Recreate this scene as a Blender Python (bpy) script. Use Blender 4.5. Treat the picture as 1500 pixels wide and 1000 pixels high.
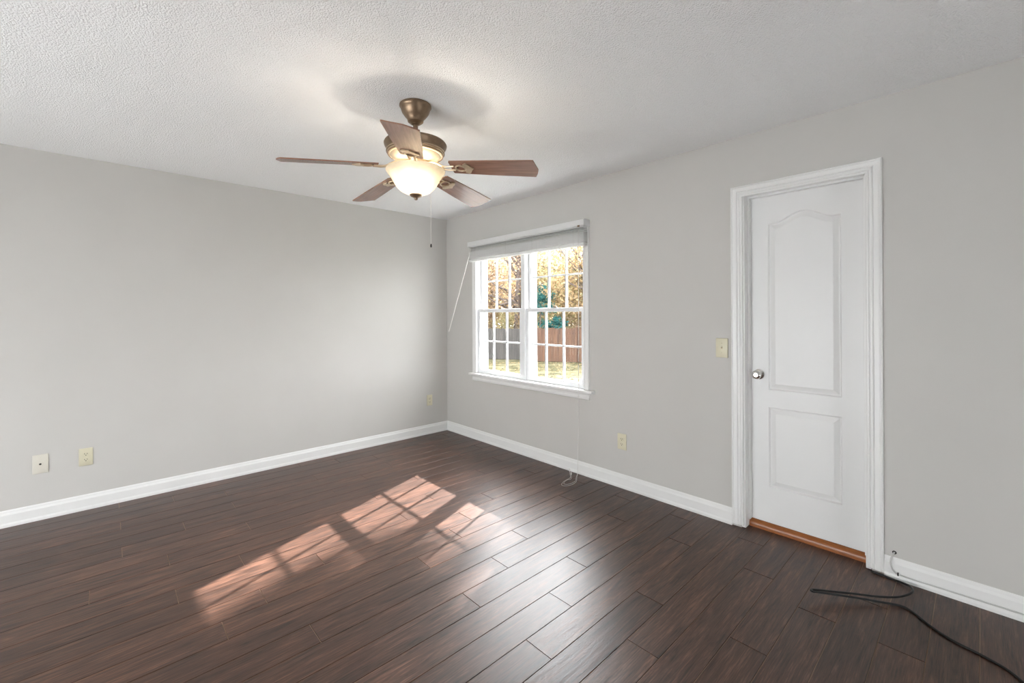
import bpy, bmesh, math, random
from math import sin, cos, pi, radians
from mathutils import Vector, Matrix
from mathutils.geometry import tessellate_polygon

for o in list(bpy.data.objects):
    bpy.data.objects.remove(o)
scene = bpy.context.scene
COL = scene.collection
random.seed(7)

# ------------------------------------------------------------------ camera
CAM = Vector((-2.9037, -4.2358, 1.3395))
YAW, ROLL, FPX, CY = 0.749, -0.0052, 638.4546, 460.0945
fwd = Vector((sin(YAW), cos(YAW), 0.0))
rgt = Vector((cos(YAW), -sin(YAW), 0.0))
upv = Vector((0, 0, 1.0))
r2 = rgt * cos(ROLL) + upv * sin(ROLL)
u2 = -rgt * sin(ROLL) + upv * cos(ROLL)
cd = bpy.data.cameras.new('camera')
cam = bpy.data.objects.new('camera', cd)
COL.objects.link(cam)
mw = Matrix.Identity(4)
for i in range(3):
    mw[i][0], mw[i][1], mw[i][2], mw[i][3] = r2[i], u2[i], -fwd[i], CAM[i]
cam.matrix_world = mw
cd.sensor_fit = 'HORIZONTAL'
cd.sensor_width = 36.0
cd.lens = FPX / 1500.0 * 36.0
cd.shift_x = 0.0
cd.shift_y = (CY - 500.0) / 1500.0
cd.clip_start = 0.05
cd.clip_end = 300
scene.camera = cam

# ------------------------------------------------------------------ light and exposure
scene.view_settings.view_transform = 'Standard'
scene.view_settings.look = 'None'
scene.view_settings.gamma = 1.0
scene.view_settings.use_curve_mapping = False
scene.view_settings.exposure = 0.42

SUN_DIR = Vector((1.0, 0.38, 0.735)).normalized()
# hazy bright sky with a wide glow around the sun
SKY, GLOW, GLOW_W = 9.0, 26.0, 7.0
world = bpy.data.worlds.new('sky')
scene.world = world
world.use_nodes = True
wt_ = world.node_tree
bg = wt_.nodes['Background']
_tc = wt_.nodes.new('ShaderNodeTexCoord')
_dt = wt_.nodes.new('ShaderNodeVectorMath')
_dt.operation = 'DOT_PRODUCT'
_dt.inputs[1].default_value = SUN_DIR
wt_.links.new(_tc.outputs['Generated'], _dt.inputs[0])
_ms = []
for op, val in (('SUBTRACT', 1.0), ('MULTIPLY', GLOW_W), ('EXPONENT', 0), ('MULTIPLY', GLOW), ('ADD', SKY)):
    n_ = wt_.nodes.new('ShaderNodeMath')
    n_.operation = op
    if op != 'EXPONENT':
        n_.inputs[1].default_value = val
    wt_.links.new((_ms[-1].outputs[0] if _ms else _dt.outputs['Value']), n_.inputs[0])
    _ms.append(n_)
wt_.links.new(_ms[-1].outputs[0], bg.inputs['Strength'])
bg.inputs['Color'].default_value = (0.955, 0.98, 1.0, 1)

sl = bpy.data.lights.new('sun', 'SUN')
sl.energy = 28.0
sl.angle = radians(0.6)
sl.color = (1.0, 0.98, 0.96)
so = bpy.data.objects.new('sun', sl)
COL.objects.link(so)
so.location = SUN_DIR * 40
so.rotation_euler = SUN_DIR.to_track_quat('Z', 'Y').to_euler()


BULB_W = 6.2      # each of the two bulbs of the ceiling fan
ROOM_X, ROOM_Y = -5.4, -6.6
H = 2.44
FILL_OPEN_BACKS = [(-2.2, -1.1, 0.05, 0.75)]      # x0, x1, z0, z1 of the added fill opening on the wall at Y = ROOM_Y
# low wide openings added behind the viewer to fill the room with daylight
FILL_OPEN_SIDES = [(-3.9, -1.0, 0.05, 1.25)]      # y0, y1, z0, z1 on the wall at X = ROOM_X


# ------------------------------------------------------------------ materials
def mat(name, color=(.8, .8, .8), rough=.5, metal=0.0, spec=None, ior=None):
    m = bpy.data.materials.new(name)
    m.use_nodes = True
    b = m.node_tree.nodes['Principled BSDF']
    b.inputs['Base Color'].default_value = (*color, 1)
    b.inputs['Roughness'].default_value = rough
    b.inputs['Metallic'].default_value = metal
    if spec is not None:
        b.inputs['Specular IOR Level'].default_value = spec
    if ior is not None:
        b.inputs['IOR'].default_value = ior
    return m


def nn(m, t, **kw):
    n = m.node_tree.nodes.new(t)
    for k, v in kw.items():
        setattr(n, k, v)
    return n


def lk(m, a, b):
    m.node_tree.links.new(a, b)


def bsdf(m):
    return m.node_tree.nodes['Principled BSDF']


def coords(m, scale=(1, 1, 1), kind='Object'):
    tc = nn(m, 'ShaderNodeTexCoord')
    mp = nn(m, 'ShaderNodeMapping')
    mp.inputs['Scale'].default_value = scale
    lk(m, tc.outputs[kind], mp.inputs['Vector'])
    return mp.outputs['Vector']


def noise(m, vec, scale, detail=3.0, rough=.55, dist=0.0):
    n = nn(m, 'ShaderNodeTexNoise')
    n.inputs['Scale'].default_value = scale
    n.inputs['Detail'].default_value = detail
    n.inputs['Roughness'].default_value = rough
    n.inputs['Distortion'].default_value = dist
    lk(m, vec, n.inputs['Vector'])
    return n.outputs['Fac']


def ramp(m, fac, stops):
    r = nn(m, 'ShaderNodeValToRGB')
    e = r.color_ramp.elements
    while len(e) < len(stops):
        e.new(.5)
    for i, (p, c) in enumerate(stops):
        e[i].position = p
        e[i].color = (*c, 1)
    lk(m, fac, r.inputs['Fac'])
    return r.outputs['Color']


def bump(m, fac, strength, distance=.01):
    b = nn(m, 'ShaderNodeBump')
    b.inputs['Strength'].default_value = strength
    b.inputs['Distance'].default_value = distance
    lk(m, fac, b.inputs['Height'])
    lk(m, b.outputs['Normal'], bsdf(m).inputs['Normal'])
    return b


def mottled(name, c1, c2, scale, rough=.5, stretch=(1, 1, 1), metal=0.0, bumpiness=0.0, detail=4.0, spec=None):
    m = mat(name, c1, rough, metal, spec)
    v = coords(m, stretch)
    f = noise(m, v, scale, detail)
    lk(m, ramp(m, f, [(.3, c1), (.7, c2)]), bsdf(m).inputs['Base Color'])
    if bumpiness:
        bump(m, f, bumpiness, .004)
    return m


M = {}
M['wall'] = mottled('wall_paint', (.575, .562, .535), (.59, .577, .55), 3, .55, bumpiness=0, spec=.3)
bump(M['wall'], noise(M['wall'], coords(M['wall']), 260, 2), .05, .002)
M['ceiling'] = mat('popcorn_ceiling', (.93, .935, .935), .9, spec=.1)
_v = coords(M['ceiling'])
_vo = nn(M['ceiling'], 'ShaderNodeTexVoronoi')
_vo.inputs['Scale'].default_value = 150
lk(M['ceiling'], _v, _vo.inputs['Vector'])
_nz = noise(M['ceiling'], _v, 210, 3, .65)
_mx = nn(M['ceiling'], 'ShaderNodeMath', operation='SUBTRACT')
lk(M['ceiling'], _nz, _mx.inputs[0])
lk(M['ceiling'], _vo.outputs['Distance'], _mx.inputs[1])
bump(M['ceiling'], _mx.outputs[0], .7, .005)
M['trim'] = mottled('white_semigloss', (.80, .80, .785), (.82, .82, .805), 5, .38)
M['door'] = mottled('door_paint', (.79, .79, .78), (.81, .81, .80), 4, .42)
M['vinyl'] = mottled('white_vinyl', (.84, .85, .86), (.86, .87, .88), 5, .35)
M['blind'] = mottled('blind_slat', (.82, .82, .81), (.87, .87, .86), 9, .45, stretch=(1, 1, 8))
def translucent_mix(m, f, color):
    t = nn(m, 'ShaderNodeBsdfTranslucent')
    t.inputs['Color'].default_value = (*color, 1)
    x = nn(m, 'ShaderNodeMixShader')
    x.inputs[0].default_value = f
    lk(m, bsdf(m).outputs[0], x.inputs[1])
    lk(m, t.outputs[0], x.inputs[2])
    lk(m, x.outputs[0], m.node_tree.nodes['Material Output'].inputs['Surface'])


translucent_mix(M['blind'], .22, (.86, .86, .85))
M['ivory'] = mottled('ivory_plastic', (.66, .62, .46), (.69, .65, .49), 20, .4)
M['almond'] = mottled('almond_plastic', (.66, .63, .55), (.69, .66, .58), 20, .4)
M['slot'] = mat('dark_slot', (.02, .018, .015), .7)
M['chrome'] = mat('satin_chrome', (.78, .77, .75), .16, 1.0)
M['brass'] = mat('screw_metal', (.55, .5, .36), .4, 1.0)
M['cordwhite'] = mat('white_cord', (.72, .71, .68), .6)
M['graycable'] = mottled('grey_cable', (.50, .50, .48), (.58, .58, .56), 30, .45)
M['blackcable'] = mottled('black_cable', (.008, .008, .008), (.014, .014, .014), 30, .42, spec=.35)
M['bronze'] = mottled('aged_bronze', (.20, .135, .085), (.30, .215, .14), 26, .38, metal=.75)
M['gold'] = mottled('antique_cream_gold', (.62, .50, .34), (.72, .62, .47), 18, .35, metal=.45)
M['iron'] = mottled('blade_iron_gold', (.52, .39, .25), (.66, .53, .38), 22, .35, metal=.5)

m = M['oak'] = mat('orange_oak', (.4, .14, .03), .3)
_v = coords(m, (40, 3, 40))
_f = noise(m, _v, 4, 5, .6, .4)
lk(m, ramp(m, _f, [(.25, (.22, .060, .010)), (.75, (.36, .12, .024))]), bsdf(m).inputs['Base Color'])

m = M['blade'] = mat('walnut_blade', (.1, .05, .03), .27, ior=1.55)
_v = coords(m, (2.0, 26, 10), 'UV')
_f = noise(m, _v, 3, 5, .6, .5)
lk(m, ramp(m, _f, [(.25, (.20, .095, .060)), (.75, (.34, .175, .115))]), bsdf(m).inputs['Base Color'])

# laminate planks: grain along X, shifted per plank by a random attribute
m = M['plank'] = mat('walnut_laminate', (.08, .045, .033), .3, ior=1.52)
at = nn(m, 'ShaderNodeAttribute', attribute_name='plank_random')
tc = nn(m, 'ShaderNodeTexCoord')
sc = nn(m, 'ShaderNodeVectorMath', operation='SCALE')
sc.inputs['Scale'].default_value = 13.0
lk(m, at.outputs['Color'], sc.inputs[0])
ad = nn(m, 'ShaderNodeVectorMath', operation='ADD')
lk(m, tc.outputs['Object'], ad.inputs[0])
lk(m, sc.outputs[0], ad.inputs[1])


def stretched(vec, s):
    mp = nn(m, 'ShaderNodeMapping')
    mp.inputs['Scale'].default_value = s
    lk(m, vec, mp.inputs['Vector'])
    return mp.outputs['Vector']


g1 = noise(m, stretched(ad.outputs[0], (1.3, 11, 1)), 2.6, 5, .62, 1.1)
g2 = noise(m, stretched(ad.outputs[0], (4, 95, 1)), 2.2, 4, .7, .2)
mxg = nn(m, 'ShaderNodeMix', data_type='FLOAT')
mxg.inputs['Factor'].default_value = .5
lk(m, g1, mxg.inputs['A'])
lk(m, g2, mxg.inputs['B'])
colr = ramp(m, mxg.outputs['Result'], [(.37, (.0115, .0062, .0045)), (.455, (.050, .0250, .0168)), (.535, (.077, .037, .024)), (.63, (.158, .077, .050))])
sepc = nn(m, 'ShaderNodeSeparateColor')
lk(m, at.outputs['Color'], sepc.inputs[0])
val = nn(m, 'ShaderNodeMapRange')
val.inputs['To Min'].default_value = .82
val.inputs['To Max'].default_value = 1.2
lk(m, sepc.outputs['Green'], val.inputs['Value'])
hs = nn(m, 'ShaderNodeHueSaturation')
lk(m, val.outputs['Result'], hs.inputs['Value'])
lk(m, colr, hs.inputs['Color'])
lk(m, hs.outputs['Color'], bsdf(m).inputs['Base Color'])
b1 = noise(m, stretched(ad.outputs[0], (2.2, 22, 1)), 1.6, 2, .5, .6)
b2 = noise(m, stretched(ad.outputs[0], (5, 120, 1)), 2.0, 3, .6)
mb = nn(m, 'ShaderNodeMix', data_type='FLOAT')
mb.inputs['Factor'].default_value = .3
lk(m, b1, mb.inputs['A'])
lk(m, b2, mb.inputs['B'])
bump(m, mb.outputs['Result'], .22, .006)
rr = nn(m, 'ShaderNodeMapRange')
rr.inputs['To Min'].default_value = .31
rr.inputs['To Max'].default_value = .43
lk(m, g2, rr.inputs['Value'])
lk(m, rr.outputs['Result'], bsdf(m).inputs['Roughness'])
M['joint'] = mat('plank_joint', (.26, .17, .11), .6)

# window glass: clear sheet with a weak mirror
m = M['glass'] = bpy.data.materials.new('window_glass')
m.use_nodes = True
m.node_tree.nodes.remove(bsdf(m))
tr = nn(m, 'ShaderNodeBsdfTransparent')
gl = nn(m, 'ShaderNodeBsdfGlossy')
gl.inputs['Roughness'].default_value = .02
lw = nn(m, 'ShaderNodeFresnel')
lw.inputs['IOR'].default_value = 1.35
mx = nn(m, 'ShaderNodeMixShader')
geo = nn(m, 'ShaderNodeNewGeometry')
ff = nn(m, 'ShaderNodeMath', operation='SUBTRACT', use_clamp=True)     # mirror on the outer faces of the sheet only
lk(m, lw.outputs[0], ff.inputs[0])
lk(m, geo.outputs['Backfacing'], ff.inputs[1])
lk(m, ff.outputs[0], mx.inputs[0])
lk(m, tr.outputs[0], mx.inputs[1])
lk(m, gl.outputs[0], mx.inputs[2])
lk(m, mx.outputs[0], m.node_tree.nodes['Material Output'].inputs['Surface'])


def leafy(name, c1, c2, scale=3.0, transl=.55):
    m = bpy.data.materials.new(name)
    m.use_nodes = True
    m.node_tree.nodes.remove(bsdf(m))
    f = noise(m, coords(m), scale, 3)
    c = ramp(m, f, [(.35, c1), (.65, c2)])
    d = nn(m, 'ShaderNodeBsdfDiffuse')
    t = nn(m, 'ShaderNodeBsdfTranslucent')
    x = nn(m, 'ShaderNodeMixShader')
    x.inputs[0].default_value = transl
    lk(m, c, d.inputs['Color'])
    lk(m, c, t.inputs['Color'])
    lk(m, d.outputs[0], x.inputs[1])
    lk(m, t.outputs[0], x.inputs[2])
    lk(m, x.outputs[0], m.node_tree.nodes['Material Output'].inputs['Surface'])
    return m


# frosted alabaster glass of the lamp bowl
m = M['bowl'] = leafy('alabaster_glass', (.45, .425, .37), (.51, .485, .435), 14, .55)

M['leaf_gold'] = leafy('golden_leaves', (.17, .115, .06), (.40, .30, .175))
M['leaf_tan'] = leafy('tan_leaves', (.13, .09, .066), (.34, .25, .175))
M['leaf_lime'] = leafy('yellow_green_leaves', (.15, .14, .075), (.36, .32, .18))
M['leaf_teal'] = leafy('blue_green_needles', (.012, .055, .055), (.045, .13, .12), 3, .35)
M['leaf_fall'] = leafy('fallen_leaf', (.12, .09, .05), (.22, .17, .10), 8, .2)
M['bark'] = mottled('grey_brown_bark', (.045, .033, .028), (.10, .075, .062), 6, .9, stretch=(3, 3, .6), bumpiness=.5)
M['fence_brown'] = mottled('red_brown_boards', (.036, .0165, .0085), (.078, .036, .018), 2.5, .85, stretch=(3, 3, .35))
M['fence_grey'] = mottled('shaded_grey_boards', (.022, .02, .0185), (.046, .041, .037), 2.5, .85, stretch=(3, 3, .35))  # the shade on this fence is put into its dark board colour
m = M['lawn'] = mat('dry_lawn', (.3, .3, .1), 1.0, spec=.05)
_v = coords(m)
_f = noise(m, _v, 1.1, 6, .75)
lk(m, ramp(m, _f, [(.38, (.022, .022, .011)), (.50, (.06, .056, .030)), (.62, (.11, .098, .06))]), bsdf(m).inputs['Base Color'])
M['siding'] = mottled('outside_wall', (.5, .45, .4), (.55, .5, .45), 3, .8)


# ------------------------------------------------------------------ builders
def tag(o, label=None, cat=None, group=None, kind=None):
    if label:
        o['label'] = label
    if cat:
        o['category'] = cat
    if group:
        o['group'] = group
    if kind:
        o['kind'] = kind
    return o


def wpos(o):
    p = Vector((0, 0, 0))
    while o is not None:
        p += o.location
        o = o.parent
    return p


def obj(name, bm, mats, parent=None, smooth=None, loc=None):
    """Link a mesh built in world coordinates; its vertices are moved into its parent's frame."""
    me = bpy.data.meshes.new(name)
    bmesh.ops.recalc_face_normals(bm, faces=bm.faces)
    off = Vector(loc) if loc is not None else (wpos(parent) if parent else Vector((0, 0, 0)))
    if off.length:
        bmesh.ops.translate(bm, verts=bm.verts, vec=-off)
    bm.to_mesh(me)
    bm.free()
    if not isinstance(mats, (list, tuple)):
        mats = [mats]
    for x in mats:
        me.materials.append(x)
    if smooth:
        me.polygons.foreach_set('use_smooth', [True] * len(me.polygons))
        me.set_sharp_from_angle(angle=radians(smooth))
    o = bpy.data.objects.new(name, me)
    COL.objects.link(o)
    if parent is not None:
        o.parent = parent
        if loc is not None:
            o.location = Vector(loc) - wpos(parent)
    elif loc is not None:
        o.location = loc
    return o


def thing(name, loc, label, cat, group=None, kind=None):
    o = bpy.data.objects.new(name, None)
    o.empty_display_size = .1
    COL.objects.link(o)
    o.location = loc
    return tag(o, label, cat, group, kind)


def box(bm, lo, hi, bev=0.0, mi=0, seg=2):
    lo, hi = Vector(lo), Vector(hi)
    r = bmesh.ops.create_cube(bm, size=1.0)
    vs = r['verts']
    for v in vs:
        v.co = Vector((lo[i] + (v.co[i] + .5) * (hi[i] - lo[i]) for i in range(3)))
    fs = {f for v in vs for f in v.link_faces}
    for f in fs:
        f.material_index = mi
    if bev:
        es = list({e for v in vs for e in v.link_edges})
        bmesh.ops.bevel(bm, geom=es, offset=bev, segments=seg, affect='EDGES', profile=.5)
    return vs


def lathe(bm, prof, c, seg=48, mi=0, close_ends=False):
    """prof = [(r, z)] around the vertical axis through c."""
    rings = []
    for r, z in prof:
        if r < 1e-6:
            rings.append([bm.verts.new((c[0], c[1], c[2] + z))])
        else:
            rings.append([bm.verts.new((c[0] + r * cos(2 * pi * i / seg), c[1] + r * sin(2 * pi * i / seg), c[2] + z)) for i in range(seg)])
    for a, b in zip(rings, rings[1:]):
        for i in range(seg):
            j = (i + 1) % seg
            q = [a[i % len(a)], a[j % len(a)], b[j % len(b)], b[i % len(b)]]
            q2 = []
            for v in q:
                if v not in q2:
                    q2.append(v)
            if len(q2) > 2:
                f = bm.faces.new(q2)
                f.material_index = mi
    return rings


def lathe_axis(bm, prof, origin, axis, seg=32, mi=0):
    """prof = [(r, d)] around AXIS through ORIGIN, d measured along the axis."""
    n0 = len(bm.verts)
    tmp = bmesh.new()
    lathe(tmp, prof, (0, 0, 0), seg, mi)
    q = Vector((0, 0, 1)).rotation_difference(Vector(axis)).to_matrix().to_4x4()
    tmp.transform(Matrix.Translation(Vector(origin)) @ q)
    me = bpy.data.meshes.new('tmp')
    tmp.to_mesh(me)
    tmp.free()
    bm.from_mesh(me)
    bpy.data.meshes.remove(me)


def smooth_path(pts, n=8):
    P = [Vector(p) for p in pts]
    out = []
    for i in range(len(P) - 1):
        p0 = P[i - 1] if i else P[0] * 2 - P[1]
        p1, p2 = P[i], P[i + 1]
        p3 = P[i + 2] if i + 2 < len(P) else P[-1] * 2 - P[-2]
        for k in range(n):
            t = k / n
            out.append(.5 * ((2 * p1) + (p2 - p0) * t + (2 * p0 - 5 * p1 + 4 * p2 - p3) * t * t + (3 * p1 - p0 - 3 * p2 + p3) * t ** 3))
    out.append(P[-1])
    return out


def tube(bm, pts, r, seg=8, mi=0, cap=True):
    P = [Vector(p) for p in pts]
    R = r if isinstance(r, (list, tuple)) else [r] * len(P)
    t0 = (P[1] - P[0]).normalized()
    n = t0.cross(Vector((0, 0, 1)))
    if n.length < .05:
        n = t0.cross(Vector((1, 0, 0)))
    n.normalize()
    rings = []
    for i, p in enumerate(P):
        t = (P[min(i + 1, len(P) - 1)] - P[max(i - 1, 0)]).normalized()
        n = (n - t * n.dot(t))
        if n.length < 1e-5:
            n = t.orthogonal()
        n.normalize()
        b = t.cross(n)
        rings.append([bm.verts.new(p + (n * cos(2 * pi * k / seg) + b * sin(2 * pi * k / seg)) * R[i]) for k in range(seg)])
    for a, b in zip(rings, rings[1:]):
        for k in range(seg):
            f = bm.faces.new((a[k], a[(k + 1) % seg], b[(k + 1) % seg], b[k]))
            f.material_index = mi
    if cap:
        bm.faces.new(rings[0][::-1]).material_index = mi
        bm.faces.new(rings[-1]).material_index = mi


def sweep(bm, path, prof, to3, closed=False):
    """Mitred sweep. path = 2D points; prof = [(u, d)]: u offsets to the left of travel, d is the height above the plane; to3(a, b, d) -> 3D."""
    n = len(path)
    P = [Vector(p) for p in path]
    rows = []
    for i in range(n):
        if closed or 0 < i < n - 1:
            d1 = (P[i] - P[i - 1]).normalized()
            d2 = (P[(i + 1) % n] - P[i]).normalized()
        elif i == 0:
            d1 = d2 = (P[1] - P[0]).normalized()
        else:
            d1 = d2 = (P[-1] - P[-2]).normalized()
        n1 = Vector((-d1.y, d1.x))
        n2 = Vector((-d2.y, d2.x))
        k = (n1 + n2)
        k = k / max(1e-6, k.dot(n1))
        rows.append([bm.verts.new(to3(*(P[i] + k * u), d)) for u, d in prof])
    m_ = len(prof)
    last = n if closed else n - 1
    for i in range(last):
        a, b = rows[i], rows[(i + 1) % n]
        for j in range(m_):
            k = (j + 1) % m_
            bm.faces.new((a[j], a[k], b[k], b[j]))
    if not closed:
        bm.faces.new(rows[0])
        bm.faces.new(rows[-1][::-1])


def offset_loop(loop, d):
    """Move a counter-clockwise 2D loop inwards by d."""
    n = len(loop)
    out = []
    for i in range(n):
        a, b, c = (Vector(loop[(i + k) % n]) for k in (-1, 0, 1))
        d1, d2 = (b - a).normalized(), (c - b).normalized()
        n1, n2 = Vector((-d1.y, d1.x)), Vector((-d2.y, d2.x))
        k = n1 + n2
        k = k / max(.3, k.dot(n1))
        out.append(tuple(b + k * d))
    return out


def wall_with_hole(bm, axis_fixed, x0, x1, a0, a1, z0, z1, holes):
    """Box wall between x0 and x1 on the fixed axis, spanning a0..a1 and z0..z1, with rectangular holes [(a0, a1, z0, z1)]."""
    As = sorted({a0, a1, *[h[0] for h in holes], *[h[1] for h in holes]})
    Zs = sorted({z0, z1, *[h[2] for h in holes], *[h[3] for h in holes]})

    def solid(i, j):
        if i < 0 or j < 0 or i >= len(As) - 1 or j >= len(Zs) - 1:
            return False
        am, zm = (As[i] + As[i + 1]) / 2, (Zs[j] + Zs[j + 1]) / 2
        return not any(h[0] < am < h[1] and h[2] < zm < h[3] for h in holes)

    def P(x, a, z):
        return (x, a, z) if axis_fixed == 'X' else (a, x, z)
    cache = {}

    def V(x, a, z):
        k = (x, a, z)
        if k not in cache:
            cache[k] = bm.verts.new(P(x, a, z))
        return cache[k]
    for i in range(len(As) - 1):
        for j in range(len(Zs) - 1):
            if not solid(i, j):
                continue
            A, B, Z, W = As[i], As[i + 1], Zs[j], Zs[j + 1]
            for x in (x0, x1):
                bm.faces.new((V(x, A, Z), V(x, B, Z), V(x, B, W), V(x, A, W)))
            for di, dj, e in ((-1, 0, ((A, Z), (A, W))), (1, 0, ((B, Z), (B, W))), (0, -1, ((A, Z), (B, Z))), (0, 1, ((A, W), (B, W)))):
                if not solid(i + di, j + dj):
                    (p, q), (r, s) = e
                    bm.faces.new((V(x0, p, q), V(x0, r, s), V(x1, r, s), V(x1, p, q)))


# ------------------------------------------------------------------ room shell
WT = 0.14
DOOR_HOLE = (-3.846, -3.212, 0.0, 2.085)
WIN_HOLE = (-2.015, -0.535, 0.690, 2.030)

bm = bmesh.new()
wall_with_hole(bm, 'X', 0, WT, ROOM_Y - WT, WT, 0, H + .02, [DOOR_HOLE, WIN_HOLE])
tag(obj('wall_right', bm, M['wall']), 'light grey painted wall holding the window and the white door', 'wall', kind='structure')
bm = bmesh.new()
box(bm, (ROOM_X - WT, 0, 0), (0, WT, H + .02))
tag(obj('wall_left', bm, M['wall']), 'plain light grey painted wall with only low cover plates', 'wall', kind='structure')
bm = bmesh.new()
wall_with_hole(bm, 'X', ROOM_X - WT, ROOM_X, ROOM_Y, 0, 0, H + .02, FILL_OPEN_SIDES)
tag(obj('wall_side', bm, M['wall']), 'light grey wall beside the viewer with a low wide opening added for fill light', 'wall', kind='structure')
bm = bmesh.new()
wall_with_hole(bm, 'Y', ROOM_Y - WT, ROOM_Y, ROOM_X - WT, 0, 0, H + .02, FILL_OPEN_BACKS)
tag(obj('wall_back', bm, M['wall']), 'light grey wall behind the viewer with a low opening added for fill light', 'wall', kind='structure')
bm = bmesh.new()
box(bm, (ROOM_X - WT, ROOM_Y - WT, H), (WT, WT, H + .15))
tag(obj('ceiling', bm, M['ceiling']), 'white popcorn textured ceiling', 'ceiling', kind='structure')

# laminate floor: one mesh of planks over a joint bed
Y0, PW, PL = -.128, .1414, 1.195
JOINT = {-1: -2.845, 2: -2.844, 4: -2.546, 5: -2.845, 6: -2.247, 8: -2.97, 9: -2.367, 10: -2.663, 12: -2.36, 13: -2.54, 15: -1.07, 16: -1.356,
         17: -1.657, 18: -1.05, 19: -1.35, 20: -1.645, 21: -1.037, 22: -1.34, 24: -1.02, 0: -2.55, 1: -2.25, 3: -2.25, 7: -2.66, 11: -2.05, 14: -2.85, 23: -1.65}
bm = bmesh.new()
cl = bm.loops.layers.float_color.new('plank_random')
FX0, FX1, FY0, FY1 = ROOM_X, .068, ROOM_Y, 0.0
g = .0013
k = -2
while Y0 - PW * k > FY0:
    yt, yb = min(Y0 - PW * k, FY1), max(Y0 - PW * (k + 1), FY0)
    k0 = k
    k += 1
    if yt - yb < .01:
        continue
    j = JOINT.get(k0, -random.choice((.3, .6, .9, 1.2)) - random.uniform(0, .03))
    while j > FX0:
        j -= PL
    x = j
    while x < FX1:
        xa, xb = max(x, FX0), min(x + PL, FX1)
        x += PL
        if xb - xa < .004:
            continue
        col = (random.random(), random.random(), random.random(), 1)
        top = [(xa + g, yb + g), (xb - g, yb + g), (xb - g, yt - g), (xa + g, yt - g)]
        c = .0009
        ins = [(xa + g + c, yb + g + c), (xb - g - c, yb + g + c), (xb - g - c, yt - g - c), (xa + g + c, yt - g - c)]
        vt = [bm.verts.new((p[0], p[1], 0)) for p in ins]
        vm = [bm.verts.new((p[0], p[1], -.0007)) for p in top]
        vb = [bm.verts.new((p[0], p[1], -.004)) for p in top]
        fs = [bm.faces.new(vt)]
        for q in range(4):
            w = (q + 1) % 4
            fs.append(bm.faces.new((vm[q], vm[w], vt[w], vt[q])))
            fs.append(bm.faces.new((vb[q], vb[w], vm[w], vm[q])))
        for f in fs:
            for l in f.loops:
                l[cl] = col
for f in list(bm.faces):
    f.normal_update()
    if f.normal.z < -.01:
        f.normal_flip()
b0 = len(bm.faces)
box(bm, (FX0 - WT, FY0 - WT, -.12), (WT, WT, -.0022), mi=1)
me = bpy.data.meshes.new('floor')
bm.to_mesh(me)
bm.free()
me.materials.append(M['plank'])
me.materials.append(M['joint'])
fl = bpy.data.objects.new('floor', me)
COL.objects.link(fl)
tag(fl, 'dark walnut laminate plank floor', 'floor', kind='structure')

# baseboards
BASE = [(0, 0), (.016, 0), (.016, .014), (.0125, .026), (.0125, .076), (.0075, .088), (.006, .098), (.003, .105), (0, .105)]


def baseboard(name, runs, label):
    bm = bmesh.new()
    for axis, a, b, ma, mb_ in runs:
        rows = []
        for end, miter in ((a, ma), (b, mb_)):
            row = []
            for d, z in BASE:
                e = end + miter * d
                row.append(bm.verts.new((e, -d, z + .0005) if axis == 'x' else (-d, e, z + .0005)))
            rows.append(row)
        n = len(BASE)
        for i in range(n):
            j = (i + 1) % n
            bm.faces.new((rows[0][i], rows[0][j], rows[1][j], rows[1][i]))
        bm.faces.new(rows[0])
        bm.faces.new(rows[1][::-1])
    return tag(obj(name, bm, M['trim']), label, 'baseboard', kind='structure')


baseboard('baseboard_left', [('x', ROOM_X, -.0003, 0, -1)], 'white baseboard along the plain grey wall')
baseboard('baseboard_right', [('y', -3.160, -.0003, 0, -1), ('y', ROOM_Y, -3.896, 0, 0)], 'white baseboard along the wall of window and door')

# ------------------------------------------------------------------ door
door = thing('door_1', (0, -3.529, 0), 'closed white two panel door with an arched upper panel', 'door', kind='structure')
CAS = [(0, .0), (0, .010), (.004, .013), (.010, .013), (.013, .010), (.018, .015), (.026, .015), (.029, .012), (.034, .018), (.052, .020), (.058, .017), (.062, .020), (.066, .018), (.067, 0)]


def on_wall(a, b, d):
    return (-d, a, b)


# path runs so that "left of travel" points away from the opening
bm = bmesh.new()
pth = [(-3.829, .018), (-3.829, 2.062), (-3.228, 2.062), (-3.228, .018)]
sweep(bm, pth, CAS, on_wall)
obj('door_casing', bm, M['trim'], door)
# jamb with stop
bm = bmesh.new()
JF0, JF1, JZ = -3.822, -3.236, 2.067
box(bm, (0.0005, JF1, .004), (WT + .01, JF1 + .0215, JZ + .015), .0015)
box(bm, (0.0005, JF0 - .0215, .004), (WT + .01, JF0, JZ + .015), .0015)
box(bm, (0.0005, JF0, JZ), (WT + .01, JF1, JZ + .0155), .0015)
box(bm, (.048, JF1 - .011, .046), (.083, JF1 + .002, JZ), .002)
box(bm, (.048, JF0 - .002, .046), (.083, JF0 + .011, JZ), .002)
box(bm, (.048, JF0 + .0105, JZ - .011), (.083, JF1 - .0105, JZ + .002), .002)
obj('door_jamb', bm, M['trim'], door)

# slab: front face at X = .0845 with two moulded panels
XD = .0845
dy0, dy1, dz0, dz1 = JF0 + .002, JF1 - .002, .047, JZ - .002


def rect_loop(y0, y1, z0, z1):
    return [(y0, z0), (y1, z0), (y1, z1), (y0, z1)]


PY0, PY1 = -3.709, -3.343
low = rect_loop(PY0, PY1, .268, .759)
arch = [(PY0, .866), (PY1, .866), (PY1, 1.888)]
W_ = PY1 - PY0
NS = 28
for i in range(NS + 1):
    t = i / NS
    y = PY1 - .035 - (W_ - .07) * t
    arch.append((y, 1.888 + .056 * (.5 - .5 * cos(2 * pi * t)) ** .85))
arch.append((PY0, 1.888))
bm = bmesh.new()


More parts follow.
